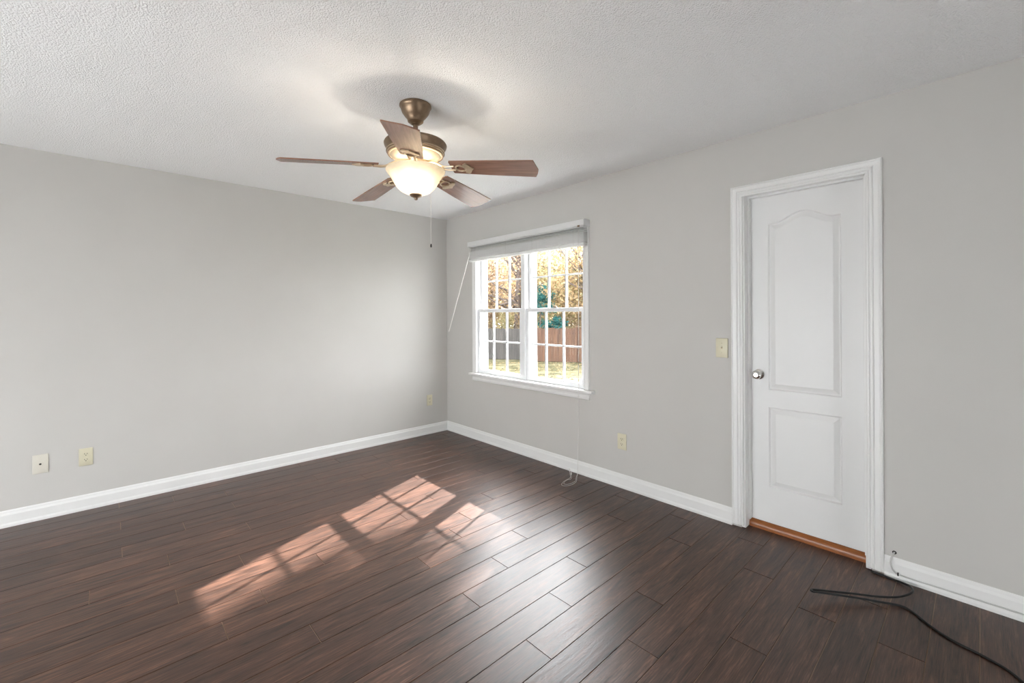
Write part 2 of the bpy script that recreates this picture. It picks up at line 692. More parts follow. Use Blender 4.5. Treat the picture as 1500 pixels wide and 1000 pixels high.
def V3(p, d):
    return bm.verts.new((XD + d, p[0], p[1]))


outer = rect_loop(dy0, dy1, dz0, dz1)
polys = [outer, arch, low]
vv = [[V3(p, 0) for p in pl] for pl in polys]
flat = [v for l in vv for v in l]
for t in tessellate_polygon([[Vector((p[0], p[1], 0)) for p in pl] for pl in polys]):
    bm.faces.new([flat[i] for i in t])
STEPS = [(.003, .0045), (.007, .0105), (.012, .0105), (.038, .0012)]
for loop, verts in ((arch, vv[1]), (low, vv[2])):
    prev = verts
    cur_loop = loop
    for ins, dep in STEPS:
        nl = offset_loop(loop, ins)
        cur = [V3(p, dep) for p in nl]
        n = len(cur)
        for i in range(n):
            j = (i + 1) % n
            bm.faces.new((prev[i], prev[j], cur[j], cur[i]))
        prev, cur_loop = cur, nl
    for t in tessellate_polygon([[Vector((p[0], p[1], 0)) for p in cur_loop]]):
        bm.faces.new([prev[i] for i in t])
back = [V3(p, .035) for p in outer]
bm.faces.new(back)
for i in range(4):
    j = (i + 1) % 4
    bm.faces.new((vv[0][i], vv[0][j], back[j], back[i]))
slab = obj('door_slab', bm, M['door'], door)

# knob and latch
bm = bmesh.new()
kc = (XD - .0003, -3.291, .957)
lathe_axis(bm, [(0, 0), (.032, 0), (.033, .003), (.030, .008), (.017, .012), (.0115, .016), (.0105, .028), (.0125, .034), (.021, .039), (.0265, .046), (.0275, .053), (.0255, .060), (.019, .0645), (.012, .066), (.0115, .0645), (0, .0645)], kc, (-1, 0, 0), 36)
kn = obj('door_knob', bm, M['chrome'], door, 40)
kn['label'] = 'round satin chrome door knob'
bm = bmesh.new()
box(bm, (XD - .0325, JF1 - .0008, .925), (XD - .004, JF1 + .0004, .985))
obj('strike_plate', bm, M['chrome'], door)

# orange oak threshold with a rounded nose, and the black gap under the casing feet
bm = bmesh.new()
prof = [(.062, .0005), (.062, .016), (.064, .026), (.069, .035), (.077, .0415), (.088, .0445), (.138, .0445), (.138, .0005)]
r0 = [bm.verts.new((x, JF1 - .0005, z)) for x, z in prof]
r1 = [bm.verts.new((x, JF0 + .0005, z)) for x, z in prof]
for i in range(len(prof)):
    j = (i + 1) % len(prof)
    bm.faces.new((r0[i], r0[j], r1[j], r1[i]))
bm.faces.new(r0)
bm.faces.new(r1[::-1])
th = obj('threshold', bm, M['oak'], door, 35)
th['label'] = 'orange stained oak threshold'

# ------------------------------------------------------------------ window
win = thing('window_1', (0, -1.275, .69), 'white double window of two twelve pane sashes side by side', 'window', kind='structure')
WCY0, WCY1, WCZ = -1.990, -0.560, 2.015
bm = bmesh.new()
WCAS = [(0, 0), (0, .012), (.005, .015), (.014, .015), (.018, .012), (.030, .016), (.048, .019), (.058, .017), (.060, 0)]
sweep(bm, [(WCY0, .7125), (WCY0, WCZ), (WCY1, WCZ), (WCY1, .7125)], WCAS, on_wall)
obj('window_casing', bm, M['trim'], win)
bm = bmesh.new()
box(bm, (-.052, -2.100, .690), (.02, -.470, .7125), .005, seg=3)
obj('window_sill', bm, M['trim'], win, 40)
bm = bmesh.new()
AP = [(0, .632), (.010, .632), (.014, .637), (.014, .652), (.011, .658), (.011, .672), (.016, .680), (.018, .690), (0, .690)]
a0 = [bm.verts.new((-d, -2.050, z)) for d, z in AP]
a1 = [bm.verts.new((-d, -.492, z)) for d, z in AP]
for i in range(len(AP)):
    j = (i + 1) % len(AP)
    bm.faces.new((a0[i], a0[j], a1[j], a1[i]))
bm.faces.new(a0)
bm.faces.new(a1[::-1])
obj('window_apron', bm, M['trim'], win)
# frame: jambs, head, mullion, outside sill and brick mould
bm = bmesh.new()
FJ0, FJ1 = -1.985, -0.556
box(bm, (0.0, FJ1, .7125), (.140, FJ1 + .020, 2.03))
box(bm, (0.0, FJ0 - .029, .7125), (.150, FJ0, 2.03))
box(bm, (0.0, FJ0, 2.012), (.150, FJ1, 2.03))
box(bm, (.004, -1.286, .7125), (.150, -1.236, 2.012), .003)
box(bm, (.02, FJ0, .690), (.200, FJ1, .7125))
box(bm, (.090, FJ1 - .040, .7125), (.124, FJ1, 2.012), .002)
box(bm, (.100, FJ0, .7125), (.160, FJ0 + .040, 2.012), .002)
box(bm, (.100, -1.300, .7125), (.158, -1.222, 2.012), .002)
obj('window_frame', bm, M['vinyl'], win)


def sash(y0, y1, z0, z1, x0, x1, st, rb, rt, name='sash'):
    bm = bmesh.new()
    box(bm, (x0, y0, z0), (x1, y0 + st, z1), .003)
    box(bm, (x0, y1 - st, z0), (x1, y1, z1), .003)
    box(bm, (x0 + .001, y0 + st - .002, z0), (x1 - .001, y1 - st + .002, z0 + rb), .003)
    box(bm, (x0 + .001, y0 + st - .002, z1 - rt), (x1 - .001, y1 - st + .002, z1), .003)
    s = obj(name, bm, M['vinyl'], win)
    gy0, gy1, gz0, gz1 = y0 + st, y1 - st, z0 + rb, z1 - rt
    xm = (x0 + x1) / 2
    bm = bmesh.new()
    w = .0085
    for i in (1, 2):
        y = gy0 + (gy1 - gy0) * i / 3
        box(bm, (xm - .011, y - w, gz0), (xm + .011, y + w, gz1), .003)
    z = (gz0 + gz1) / 2
    box(bm, (xm - .010, gy0, z - w * .85), (xm + .010, gy1, z + w * .85), .003)
    obj('muntin_grid', bm, M['vinyl'], s)
    bm = bmesh.new()
    box(bm, (xm - .0015, gy0 - .004, gz0 - .004), (xm + .0015, gy1 + .004, gz1 + .004))
    obj('glass', bm, M['glass'], s)
    return s


ZB, ZM0, ZM1, ZT = .7125, 1.360, 1.395, 2.012
for (y0, y1, lw_) in ((-1.2355, -.5565, 1), (-1.9845, -1.2865, 0)):
    lo_s = sash(y0, y1, ZB, ZM1, .018, .056, .036, .043, .035)
    sash(y0 + .004, y1 - .004, ZM0, ZT, .060, .096, .034, .036, .036)
    yc = (y0 + y1) / 2 - .01
    bm = bmesh.new()
    box(bm, (.026, yc - .022, ZM1), (.050, yc + .022, ZM1 + .006), .002)
    lathe(bm, [(0, 0), (.012, 0), (.012, .008), (.008, .012), (0, .012)], (.038, yc, ZM1 + .006), 16)
    box(bm, (.022, yc - .004, ZM1 + .010), (.036, yc + .026, ZM1 + .017), .002)
    lo_ = obj('sash_lock', bm, M['bronze'], lo_s)

# ------------------------------------------------------------------ blind
bl = thing('window_blind', (-.02, -1.279, 2.108), 'white slatted window blind drawn up in a stack above the panes', 'blind')
BY0, BY1 = -2.056, -.503
bm = bmesh.new()
box(bm, (-.080, BY0, 2.058), (-.0715, BY1, 2.108), .002)
box(bm, (-.0713, BY0, 2.058), (-.0003, BY0 + .008, 2.108), .0015)
box(bm, (-.0713, BY1 - .008, 2.058), (-.0003, BY1, 2.108), .0015)
obj('valance', bm, M['blind'], bl)
bm = bmesh.new()
box(bm, (-.066, BY0 + .012, 2.050), (-.022, BY1 - .012, 2.092), .002)
obj('headrail', bm, M['blind'], bl)
for yy in (BY0 + .0095, BY1 - .0155):
    bm = bmesh.new()
    box(bm, (-.062, yy, 2.088), (-.0005, yy + .006, 2.102))
    obj('bracket', bm, M['trim'], bl)


def slat_mesh(z, dx=0.0, tilt=0.0, half=.0017):
    bm = bmesh.new()
    n = 6
    W = .048
    rows = []
    for y in (BY0 + .010, BY1 - .012):
        row = []
        for s_ in (1, -1):
            rng = range(n + 1) if s_ == 1 else range(n, -1, -1)
            for i in rng:
                t = i / n * 2 - 1
                row.append(bm.verts.new((-.0455 + dx + t * W / 2, y, z + .0018 * (1 - t * t) + s_ * half + tilt * t * W / 2)))
        rows.append(row)
    m_ = len(rows[0])
    for j in range(m_):
        k_ = (j + 1) % m_
        bm.faces.new((rows[0][j], rows[0][k_], rows[1][k_], rows[1][j]))
    bm.faces.new(rows[0])
    bm.faces.new(rows[1][::-1])
    return bm


rnd = random.Random(3)
z = 2.046
zs = []
for i in range(4):
    zs.append(z)
    z -= .0130
z += .004
while z > 1.927:
    zs.append(z)
    z -= .0042
for i, z in enumerate(zs):
    obj('slat', slat_mesh(z, rnd.uniform(-.0022, .0022), (.06 if i < 4 else rnd.uniform(-.03, .03)), .0014 if i < 4 else .0017), M['blind'], bl, 30)
bm = bmesh.new()
box(bm, (-.072, BY0 + .009, 1.899), (-.020, BY1 - .011, 1.922), .004, seg=3)
obj('bottom_rail', bm, M['blind'], bl, 40)
for yy in (-.62, -1.1, -1.46, -1.94):
    bm = bmesh.new()
    tube(bm, [(-.0725, yy, 2.056), (-.0725, yy, 1.898), (-.046, yy, 1.8975), (-.0185, yy, 1.898), (-.0185, yy, 2.056)], .0009, 6)
    obj('ladder_cord', bm, M['cordwhite'], bl)
bm = bmesh.new()
wt, wb = Vector((-.084, -.5505, 1.985)), Vector((-.130, -.225, 1.153))
tube(bm, [(-.079, -.549, 2.050), (-.084, -.550, 2.03), (-.084, -.5505, 1.992)], .0015, 8)
d = (wb - wt)
tube(bm, [wt, wt + d * .015, wt + d * .02, wt + d * .98, wb], [.0028, .0045, .0042, .0042, .0048], 10)
obj('tilt_wand', bm, M['cordwhite'], bl, 40)
bm = bmesh.new()
box(bm, (-.088, -2.014, 2.050), (-.0803, -1.994, 2.062), .002)
obj('cord_lock', bm, M['bronze'], bl)
bm = bmesh.new()
s1 = [(-.085, -2.004, 2.052), (-.084, -2.003, 1.4), (-.086, -1.998, .7), (-.088, -1.990, .12), (-.092, -1.986, .03), (-.110, -1.995, .006), (-.170, -2.036, .0035),
      (-.245, -2.050, .003), (-.300, -2.028, .003), (-.300, -1.995, .003), (-.24, -1.965, .003), (-.17, -1.955, .003), (-.13, -1.945, .004), (-.118, -1.93, .018), (-.116, -1.925, .045)]
tube(bm, smooth_path(s1, 8), .0013, 6)
s2 = [(-.084, -2.000, 2.052), (-.082, -1.998, 1.4), (-.082, -1.991, .7), (-.080, -1.981, .12), (-.083, -1.978, .03), (-.105, -1.984, .007), (-.16, -2.02, .0035),
      (-.225, -2.03, .003), (-.27, -2.015, .003), (-.262, -1.985, .003), (-.20, -1.965, .0045), (-.165, -1.975, .0045), (-.152, -1.972, .014), (-.150, -1.968, .036)]
tube(bm, smooth_path(s2, 8), .0013, 6)
obj('pull_cord', bm, M['cordwhite'], bl, 60)
for c_ in ((-.116, -1.925, .043), (-.150, -1.968, .034)):
    bm = bmesh.new()
    lathe(bm, [(0, 0), (.004, 0), (.005, .012), (.002, .026), (0, .026)], c_, 12)
    obj('cord_tassel', bm, M['cordwhite'], bl, 40)


# ------------------------------------------------------------------ cover plates
def plate_frame(wall, a, z):
    """A frame at the wall point: (origin, along, out)."""
    if wall == 'L':
        return Vector((a, -.0002, z)), Vector((1, 0, 0)), Vector((0, -1, 0))
    return Vector((-.0002, a, z)), Vector((0, -1, 0)), Vector((-1, 0, 0))


def pbox(bm, F, a0, a1, z0, z1, d0, d1, bev=0):
    o, al, ou = F
    p = o + al * a0 + Vector((0, 0, z0)) + ou * d0
    q = o + al * a1 + Vector((0, 0, z1)) + ou * d1
    box(bm, [min(p[i], q[i]) for i in range(3)], [max(p[i], q[i]) for i in range(3)], bev)


def plate(F, mt, root, w=.071, h=.118):
    bm = bmesh.new()
    pbox(bm, F, -w / 2, w / 2, -h / 2, h / 2, 0, .0065, .0028)
    return obj('cover_plate', bm, mt, root, 50)


def screw(F, z, root, a=0.0, mt='ivory'):
    bm = bmesh.new()
    o, al, ou = F
    lathe_axis(bm, [(0, 0), (.0036, 0), (.0034, .0012), (0, .0017)], o + Vector((0, 0, z)) + al * a + ou * .0062, ou, 14)
    return obj('screw', bm, M[mt], root, 40)


def outlet(wall, a, z, label, w=.071, h=.120):
    F = plate_frame(wall, a, z)
    root = thing('power_outlet', F[0], label, 'power outlet', 'duplex wall outlets')
    plate(F, M['ivory'], root, w, h)
    for s in (1, -1):
        bm = bmesh.new()
        o, al, ou = F
        c = o + Vector((0, 0, s * .0195)) + ou * .006
        n = 28
        ring = []
        for i in range(n):
            an = 2 * pi * i / n
            ring.append((max(-.0172, min(.0172, .0172 * cos(an) * 1.12)), max(-.0125, min(.0125, .0172 * sin(an)))))
        lo_ = [bm.verts.new(c + al * x + Vector((0, 0, y))) for x, y in ring]
        hi_ = [bm.verts.new(c + al * x * .96 + Vector((0, 0, y * .96)) + ou * .0022) for x, y in ring]
        for i in range(n):
            j = (i + 1) % n
            bm.faces.new((lo_[i], lo_[j], hi_[j], hi_[i]))
        bm.faces.new(hi_)
        rc = obj('receptacle', bm, M['ivory'], root)
        bm = bmesh.new()
        F2 = (c, al, ou)
        pbox(bm, F2, -.0076, -.0052, -.001, .0075, .0018, .0026)
        pbox(bm, F2, .0052, .0076, -.0005, .0070, .0018, .0026)
        lathe_axis(bm, [(0, 0), (.0028, 0), (.0028, .0009), (0, .0009)], c + Vector((0, 0, -.0068)) + ou * .0018, ou, 14)
        obj('slot', bm, M['slot'], rc)
    screw(F, 0, root)
    return root


outlet('L', -3.0135, .366, 'ivory duplex outlet beside the round jack plate on the plain wall')
outlet('L', -.2435, .377, 'ivory duplex outlet low on the plain wall beside the room corner')
outlet('R', -2.352, .355, 'ivory duplex outlet between window and door', .078, .122)

F = plate_frame('L', -3.2285, .3675)
root = thing('cable_jack_plate', F[0], 'square almond wall plate with a single round black jack', 'wall plate')
plate(F, M['almond'], root, .073, .124)
bm = bmesh.new()
lathe_axis(bm, [(0, 0), (.015, 0), (.015, .002), (.012, .003), (.0075, .003), (.0075, .0035), (0, .0035)], F[0] + F[2] * .006, F[2], 24)
jr = obj('jack', bm, M['almond'], root, 40)
bm = bmesh.new()
lathe_axis(bm, [(0, 0), (.0062, 0), (.0062, .0012), (0, .0012)], F[0] + F[2] * .0093, F[2], 20)
obj('jack_socket', bm, M['slot'], jr)
screw(F, .042, root, mt='almond')
screw(F, -.042, root, mt='almond')

F = plate_frame('R', -3.100, 1.116)
root = thing('light_switch', F[0], 'ivory toggle light switch on the wall beside the door casing', 'light switch')
plate(F, M['ivory'], root, .076, .124)
bm = bmesh.new()
pbox(bm, F, -.0055, .0055, -.0125, .0125, .0055, .0072, .0005)
tg = obj('toggle_slot', bm, M['brass'], root)
bm = bmesh.new()
o, al, ou = F
P0 = o + ou * .006
q = [(-.004, -.006, 0), (.004, -.006, 0), (.004, .006, 0), (-.004, .006, 0), (-.0033, .003, .013), (.0033, .003, .013), (.0033, .009, .012), (-.0033, .009, .012)]
vs = [bm.verts.new(P0 + al * a + Vector((0, 0, b)) + ou * c) for a, b, c in q]
for f in ((0, 1, 2, 3), (4, 5, 6, 7), (0, 1, 5, 4), (1, 2, 6, 5), (2, 3, 7, 6), (3, 0, 4, 7)):
    bm.faces.new([vs[i] for i in f])
obj('toggle', bm, M['ivory'], root)
screw(F, .030, root, mt='brass')
screw(F, -.030, root, mt='brass')

# ------------------------------------------------------------------ cables
cb = thing('wall_cable', (-.002, -3.932, .125), 'thin grey cable leaving a hole above the baseboard and running along it', 'cable')
bm = bmesh.new()
pts = [(.006, -3.936, .130), (-.008, -3.933, .127), (-.019, -3.927, .112), (-.024, -3.923, .088), (-.0235, -3.926, .062), (-.0185, -3.934, .042), (-.0170, -3.952, .0325), (-.0165, -4.00, .0305), (-.0165, -4.15, .0325), (-.0165, -4.30, .0345), (-.0165, -4.60, .0345), (-.0165, -5.2, .0345)]
tube(bm, smooth_path(pts, 8), .0037, 10)
obj('cable', bm, M['graycable'], cb, 60)
bm = bmesh.new()
lathe_axis(bm, [(0, 0), (.009, 0), (.008, .0012), (0, .0012)], (-.0001, -3.935, .129), (-1, 0, 0), 14)
obj('wall_hole', bm, M['slot'], cb)
bm = bmesh.new()
box(bm, (-.0215, -3.953, .0255), (-.0122, -3.947, .040), .001)
obj('clip', bm, M['slot'], cb)

cb2 = thing('floor_cable', (-.2, -3.95, 0), 'black coaxial cable looping across the dark floor by the door casing', 'cable')
bm = bmesh.new()
R_ = .0048
pts = [(-.019, -3.845, R_), (-.024, -3.885, R_), (-.030, -3.925, R_), (-.042, -3.965, R_ + .004), (-.070, -4.000, R_ + .012), (-.118, -4.012, R_ + .016), (-.170, -3.998, R_ + .016), (-.225, -3.965, R_ + .014),
       (-.290, -3.905, .022), (-.355, -3.835, .030), (-.43, -3.755, .038), (-.480, -3.703, .044), (-.500, -3.692, .046), (-.508, -3.700, .046), (-.490, -3.722, .044),
       (-.40, -3.82, .030), (-.32, -3.915, .016), (-.268, -3.985, R_ + .002), (-.285, -4.03, R_), (-.345, -4.087, R_), (-.392, -4.155, R_), (-.418, -4.235, R_), (-.455, -4.305, R_), (-.53, -4.36, R_), (-.66, -4.44, R_), (-.86, -4.50, R_)]
tube(bm, smooth_path(pts, 10), R_, 10)
obj('cable', bm, M['blackcable'], cb2, 60)

# ------------------------------------------------------------------ ceiling fan
FC = Vector((-1.711, -2.216, 0))
fan = thing('ceiling_fan', (FC.x, FC.y, H), 'bronze ceiling fan with five walnut blades and a lit glass bowl', 'ceiling fan')
bm = bmesh.new()
lathe(bm, [(0, 2.4398), (.079, 2.4398), (.0825, 2.436), (.0825, 2.430), (.078, 2.426), (.076, 2.418), (.070, 2.400), (.056, 2.380), (.044, 2.367), (.042, 2.362), (.040, 2.352), (.030, 2.344), (.018, 2.342), (0, 2.342)], FC, 56)
obj('canopy', bm, M['bronze'], fan, 35)
bm = bmesh.new()
lathe(bm, [(.0125, 2.344), (.0125, 2.268)], FC, 24)
lathe(bm, [(0, 2.352), (.021, 2.350), (.021, 2.338), (.0127, 2.334)], FC, 24)
lathe(bm, [(.0127, 2.285), (.024, 2.280), (.030, 2.262), (.034, 2.252), (0, 2.250)], FC, 24)
obj('downrod', bm, M['bronze'], fan, 35)
bm = bmesh.new()
lathe(bm, [(0, 2.256), (.060, 2.256), (.105, 2.252), (.140, 2.246), (.158, 2.238), (.162, 2.230), (.160, 2.222), (.155, 2.213), (.150, 2.203), (.150, 2.196)], FC, 64)
mh = obj('motor_housing', bm, M['bronze'], fan, 35)
bm = bmesh.new()
lathe(bm, [(.150, 2.198), (.146, 2.196), (.147, 2.190), (.143, 2.186), (.139, 2.185), (.140, 2.179), (.135, 2.174), (.131, 2.173), (.118, 2.158), (.098, 2.147), (.078, 2.140), (.070, 2.138), (0, 2.138)], FC, 64)
rg = obj('housing_band', bm, M['gold'], fan, 25)
rg['label'] = 'cream gold ribbed lower motor band'
for rr_, zz in ((.1485, 2.1875), (.1420, 2.1765)):
    bm = bmesh.new()
    tube(bm, [(FC.x + rr_ * cos(2 * pi * i / 64), FC.y + rr_ * sin(2 * pi * i / 64), zz) for i in range(65)], .0022, 8, cap=False)
    obj('trim_ring', bm, M['bronze'], rg, 40)
bm = bmesh.new()
lathe(bm, [(.066, 2.1385), (.066, 2.118), (.072, 2.116), (.072, 2.108), (.045, 2.104), (.045, 2.086), (0, 2.086)], FC, 48)
obj('light_fitter', bm, M['iron'], fan, 35)
# bulbs: glowing glass, with the lamps that light the room inside them
for s in (1, -1):
    a = radians(-121)
    bp = FC + Vector((s * .055 * cos(a), s * .055 * sin(a), 2.052))
    bm = bmesh.new()
    tube(bm, [(FC.x + s * .02 * cos(a), FC.y + s * .02 * sin(a), 2.075), (bp.x - s * .012, bp.y - s * .004, 2.058)], .012, 12)
    obj('bulb_socket', bm, M['cordwhite'], fan, 40)
    pl_ = bpy.data.lights.new('bulb_light', 'POINT')
    pl_.energy = BULB_W
    pl_.color = (1.0, .91, .78)
    pl_.shadow_soft_size = .028
    po = bpy.data.objects.new('bulb_light', pl_)
    COL.objects.link(po)
    po.parent = fan
    po.location = bp - Vector((FC.x, FC.y, H))
bm = bmesh.new()
BOWL = [(.151, 2.098), (.1535, 2.095), (.152, 2.089), (.146, 2.081), (.137, 2.069), (.127, 2.054), (.118, 2.038), (.109, 2.022), (.097, 2.005), (.081, 1.990), (.060, 1.978), (.036, 1.971), (.010, 1.969)]
inner = [(r - .0035 if r > .012 else .010, z + .003) for r, z in BOWL]
lathe(bm, BOWL + inner[::-1] + [BOWL[0]], FC, 72)
bmesh.ops.remove_doubles(bm, verts=bm.verts, dist=1e-5)
bw = obj('light_bowl', bm, M['bowl'], fan, 40)
bw['label'] = 'frosted glass light bowl'
bm = bmesh.new()
lathe(bm, [(0, 1.985), (.012, 1.985), (.012, 1.969), (.031, 1.970), (.032, 1.966), (.028, 1.961), (.018, 1.957), (.010, 1.953), (.0095, 1.949), (.0075, 1.943), (0, 1.940)], FC, 32)
obj('finial', bm, M['bronze'], bw, 40)


def blade(k):
    a = radians(-125.8 + 72 * k)
    u = Vector((cos(a), sin(a), 0))
    t = Vector((-sin(a), cos(a), 0))
    p = -.211
    zr, zt, rr, rt = 2.102, 2.063, .195, .632
    slope = (zt - zr) / (rt - rr)
    ax = (u + Vector((0, 0, slope))).normalized()
    ty = t * cos(p) + Vector((0, 0, 1)) * sin(p)
    nz_ = ax.cross(ty)
    O = Vector((FC.x, FC.y, zr)) + u * rr
    L = (rt - rr) / ax.dot(u)
    out = [(0, -.050), (.004, -.056), (L * .5, -.068), (L - .012, -.0765), (L, -.076), (L + .016, .010), (L + .010, .040), (L - .004, .075), (L * .5, .068), (.004, .056), (0, .050)]
    bm = bmesh.new()
    uvl = bm.loops.layers.uv.new('UVMap')
    T = .0028
    lo_ = [bm.verts.new(O + ax * x + ty * y - nz_ * T) for x, y in out]
    hi_ = [bm.verts.new(O + ax * x + ty * y + nz_ * T) for x, y in out]
    fs = [bm.faces.new(lo_[::-1]), bm.faces.new(hi_)]
    n = len(out)
    for i in range(n):
        j = (i + 1) % n
        fs.append(bm.faces.new((lo_[i], lo_[j], hi_[j], hi_[i])))
    idx = {}
    for i, v in enumerate(lo_):
        idx[v] = out[i]
    for i, v in enumerate(hi_):
        idx[v] = out[i]
    for f in fs:
        for l in f.loops:
            x, y = idx[l.vert]
            l[uvl].uv = (x + k * 1.7, y + k * .37)
    bl_ = obj('blade', bm, M['blade'], fan)
    # iron: arm from the motor, a scroll ring and a leaf-shaped foot screwed under the blade root
    bm = bmesh.new()
    z_off = -nz_ * (T + .0035) if nz_.z > 0 else nz_ * (T + .0035)
    A = Vector((FC.x, FC.y, 2.131)) + u * .060
    B = Vector((FC.x, FC.y, 2.126)) + u * .110
    Cc = O + z_off - ax * .035
    D_ = O + z_off + ax * .02
    path = smooth_path([A, B, Cc, D_], 6)
    for w_ in (-1, 1):
        tube(bm, [q_ + ty * w_ * (.008 + .010 * i / len(path)) for i, q_ in enumerate(path)], .0052, 8)
    ring = [O + z_off + ax * (.052 + .026 * cos(2 * pi * i / 24)) + ty * (.026 * sin(2 * pi * i / 24)) for i in range(25)]
    tube(bm, ring, .0048, 8, cap=False)
    foot = [(.078, -.012), (.070, -.034), (.088, -.046), (.100, -.036), (.108, -.018), (.122, 0), (.108, .018), (.100, .036), (.088, .046), (.070, .034), (.078, .012), (.086, 0)]
    f0 = [bm.verts.new(O + z_off + ax * x + ty * y + nz_ * .003) for x, y in foot]
    f1 = [bm.verts.new(O + z_off + ax * x + ty * y - nz_ * .003) for x, y in foot]
    for tri in tessellate_polygon([[Vector((x, y, 0)) for x, y in foot]]):
        bm.faces.new([f0[i] for i in tri])
        bm.faces.new([f1[i] for i in tri])
    for i in range(len(foot)):
        j = (i + 1) % len(foot)
        bm.faces.new((f0[i], f0[j], f1[j], f1[i]))
    obj('blade_iron', bm, M['iron'], bl_, 40)


for k in range(5):
    blade(k)
PC = Vector((-1.711, -2.216, 0)) + (FC - CAM).to_2d().to_3d().normalized() * .02
bm = bmesh.new()
ch = CAM + (rgt * (632 - 750) / FPX + fwd) * 2.45
tube(bm, [(FC.x + (ch.x - FC.x) * .45, FC.y + (ch.y - FC.y) * .45, 2.112), (ch.x, ch.y, 2.106), (ch.x, ch.y, 2.09), (ch.x, ch.y, 1.735)], .0015, 6)
pch = obj('pull_chain', bm, M['cordwhite'], fan)
bm = bmesh.new()
lathe(bm, [(0, 1.737), (.003, 1.737), (.0045, 1.728), (.0045, 1.720), (0, 1.716)], (ch.x, ch.y, 0), 12)
obj('chain_fob', bm, M['slot'], pch, 40)


# ------------------------------------------------------------------ outside
def ground_z(p):
    d = (Vector((p[0], p[1], 0)) - Vector((0, -1.3, 0))).length
    return -.45 - .8 * min(1.0, d / 20.0) - .25 * max(0.0, min(1.0, (d - 20) / 25.0))


def at_px(x, dep):
    p = CAM + (rgt * (x - 750) / FPX + fwd) * dep
    return Vector((p.x, p.y, 0))


bm = bmesh.new()
N = 60
gv = {}
for i in range(N + 1):
    for j in range(N + 1):
        x = .145 + 75 * (i / N) ** 1.6
        y = -40 + 110 * j / N
        gv[i, j] = bm.verts.new((x, y, ground_z((x, y))))
for i in range(N):
    for j in range(N):
        bm.faces.new((gv[i, j], gv[i + 1, j], gv[i + 1, j + 1], gv[i, j + 1]))
tag(obj('ground', bm, M['lawn'], None, 60), 'sunlit dry lawn outside the window', 'lawn', kind='structure')

rl = random.Random(11)
bm = bmesh.new()
for i in range(2600):
    dep = 6 + 17 * rl.random() ** .8
    p = at_px(660 + 260 * rl.random(), dep)
    z = ground_z(p) + .012
    s = rl.uniform(.03, .07)
    a = rl.uniform(0, 2 * pi)
    ux, uy = Vector((cos(a), sin(a), rl.uniform(-.4, .4))), Vector((-sin(a), cos(a), rl.uniform(-.3, .5)))
    c = Vector((p.x, p.y, z + .01))
    bm.faces.new([bm.verts.new(c + ux * s * q + uy * s * w) for q, w in ((-1, 0), (0, -.6), (1, 0), (0, .6))])
tag(obj('fallen_leaves', bm, M['leaf_fall']), 'tan fallen leaves strewn over the lawn outside', 'leaves', kind='stuff')


def fence(name, A, B, hgt, mt, label):
    A, B = Vector(A), Vector(B)
    root = thing(name, (A.x, A.y, ground_z(A)), label, 'fence')
    L = (B - A).length
    d = (B - A) / L
    n = Vector((-d.y, d.x, 0))
    if n.dot(fwd) > 0:
        n = -n
    np_ = max(1, round(L / 2.4))
    rf = random.Random(5)

    def slab_(bm, c, half, thick, z0, z1, noff):
        vs = [bm.verts.new(c + d * (s * half) + n * (noff + t * thick) + Vector((0, 0, z))) for z in (z0, z1) for s, t in ((-1, 0), (1, 0), (1, 1), (-1, 1))]
        for f in ((0, 1, 2, 3), (4, 5, 6, 7), (0, 1, 5, 4), (1, 2, 6, 5), (2, 3, 7, 6), (3, 0, 4, 7)):
            bm.faces.new([vs[i] for i in f])
    for k in range(np_):
        s0, s1 = L * k / np_, L * (k + 1) / np_
        bm = bmesh.new()
        q = s0
        while q < s1 - .05:
            c = A + d * (q + .07)
            zb = ground_z(c) + .03
            slab_(bm, c, .066, .02, zb, zb + hgt + rf.uniform(-.025, .025), 0)
            q += .14
        for zz in (.3, hgt - .3):
            c = A + d * ((s0 + s1) / 2)
            slab_(bm, c, (s1 - s0) / 2, .04, ground_z(c) + zz, ground_z(c) + zz + .09, -.04)
        obj('panel', bm, mt, root)
    for k in range(np_ + 1):
        c = A + d * (L * k / np_)
        bm = bmesh.new()
        slab_(bm, c, .05, .1, ground_z(c) - .05, ground_z(c) + hgt + .08, -.11)
        obj('post', bm, mt, root)
    return root


fence('wooden_fence', at_px(560, 27.5), at_px(768, 24.6), 1.75, M['fence_grey'], 'grey board fence with its shade put into the colour, seen through the sash nearer the room corner')
fence('wooden_fence', at_px(771, 23.6), at_px(1010, 21.2), 1.78, M['fence_brown'], 'reddish brown board fence seen through the sash nearer the door')


def px3(x, y, dep):
    return CAM + (r2 * (x - 750) / FPX + u2 * (CY - y) / FPX + fwd) * dep


def limb(root, pts, r0, r1, twigs=5, seed=0):
    rt_ = random.Random(seed)
    P = smooth_path(pts, 6)
    bm = bmesh.new()
    n = len(P) - 1
    tube(bm, P, [r0 + (r1 - r0) * i / n for i in range(n + 1)], 8)
    for _ in range(twigs):
        i = rt_.randrange(2, n)
        d = Vector((rt_.uniform(-1, 1), rt_.uniform(-1, 1), rt_.uniform(-.3, 1))) * rt_.uniform(.4, .9)
        r = (r0 + (r1 - r0) * i / n) * .5
        tube(bm, [P[i], P[i] + d * .5 + Vector((0, 0, .05)), P[i] + d], [r, r * .7, r * .3], 5)
    return obj('branch', bm, M['bark'], root, 60)


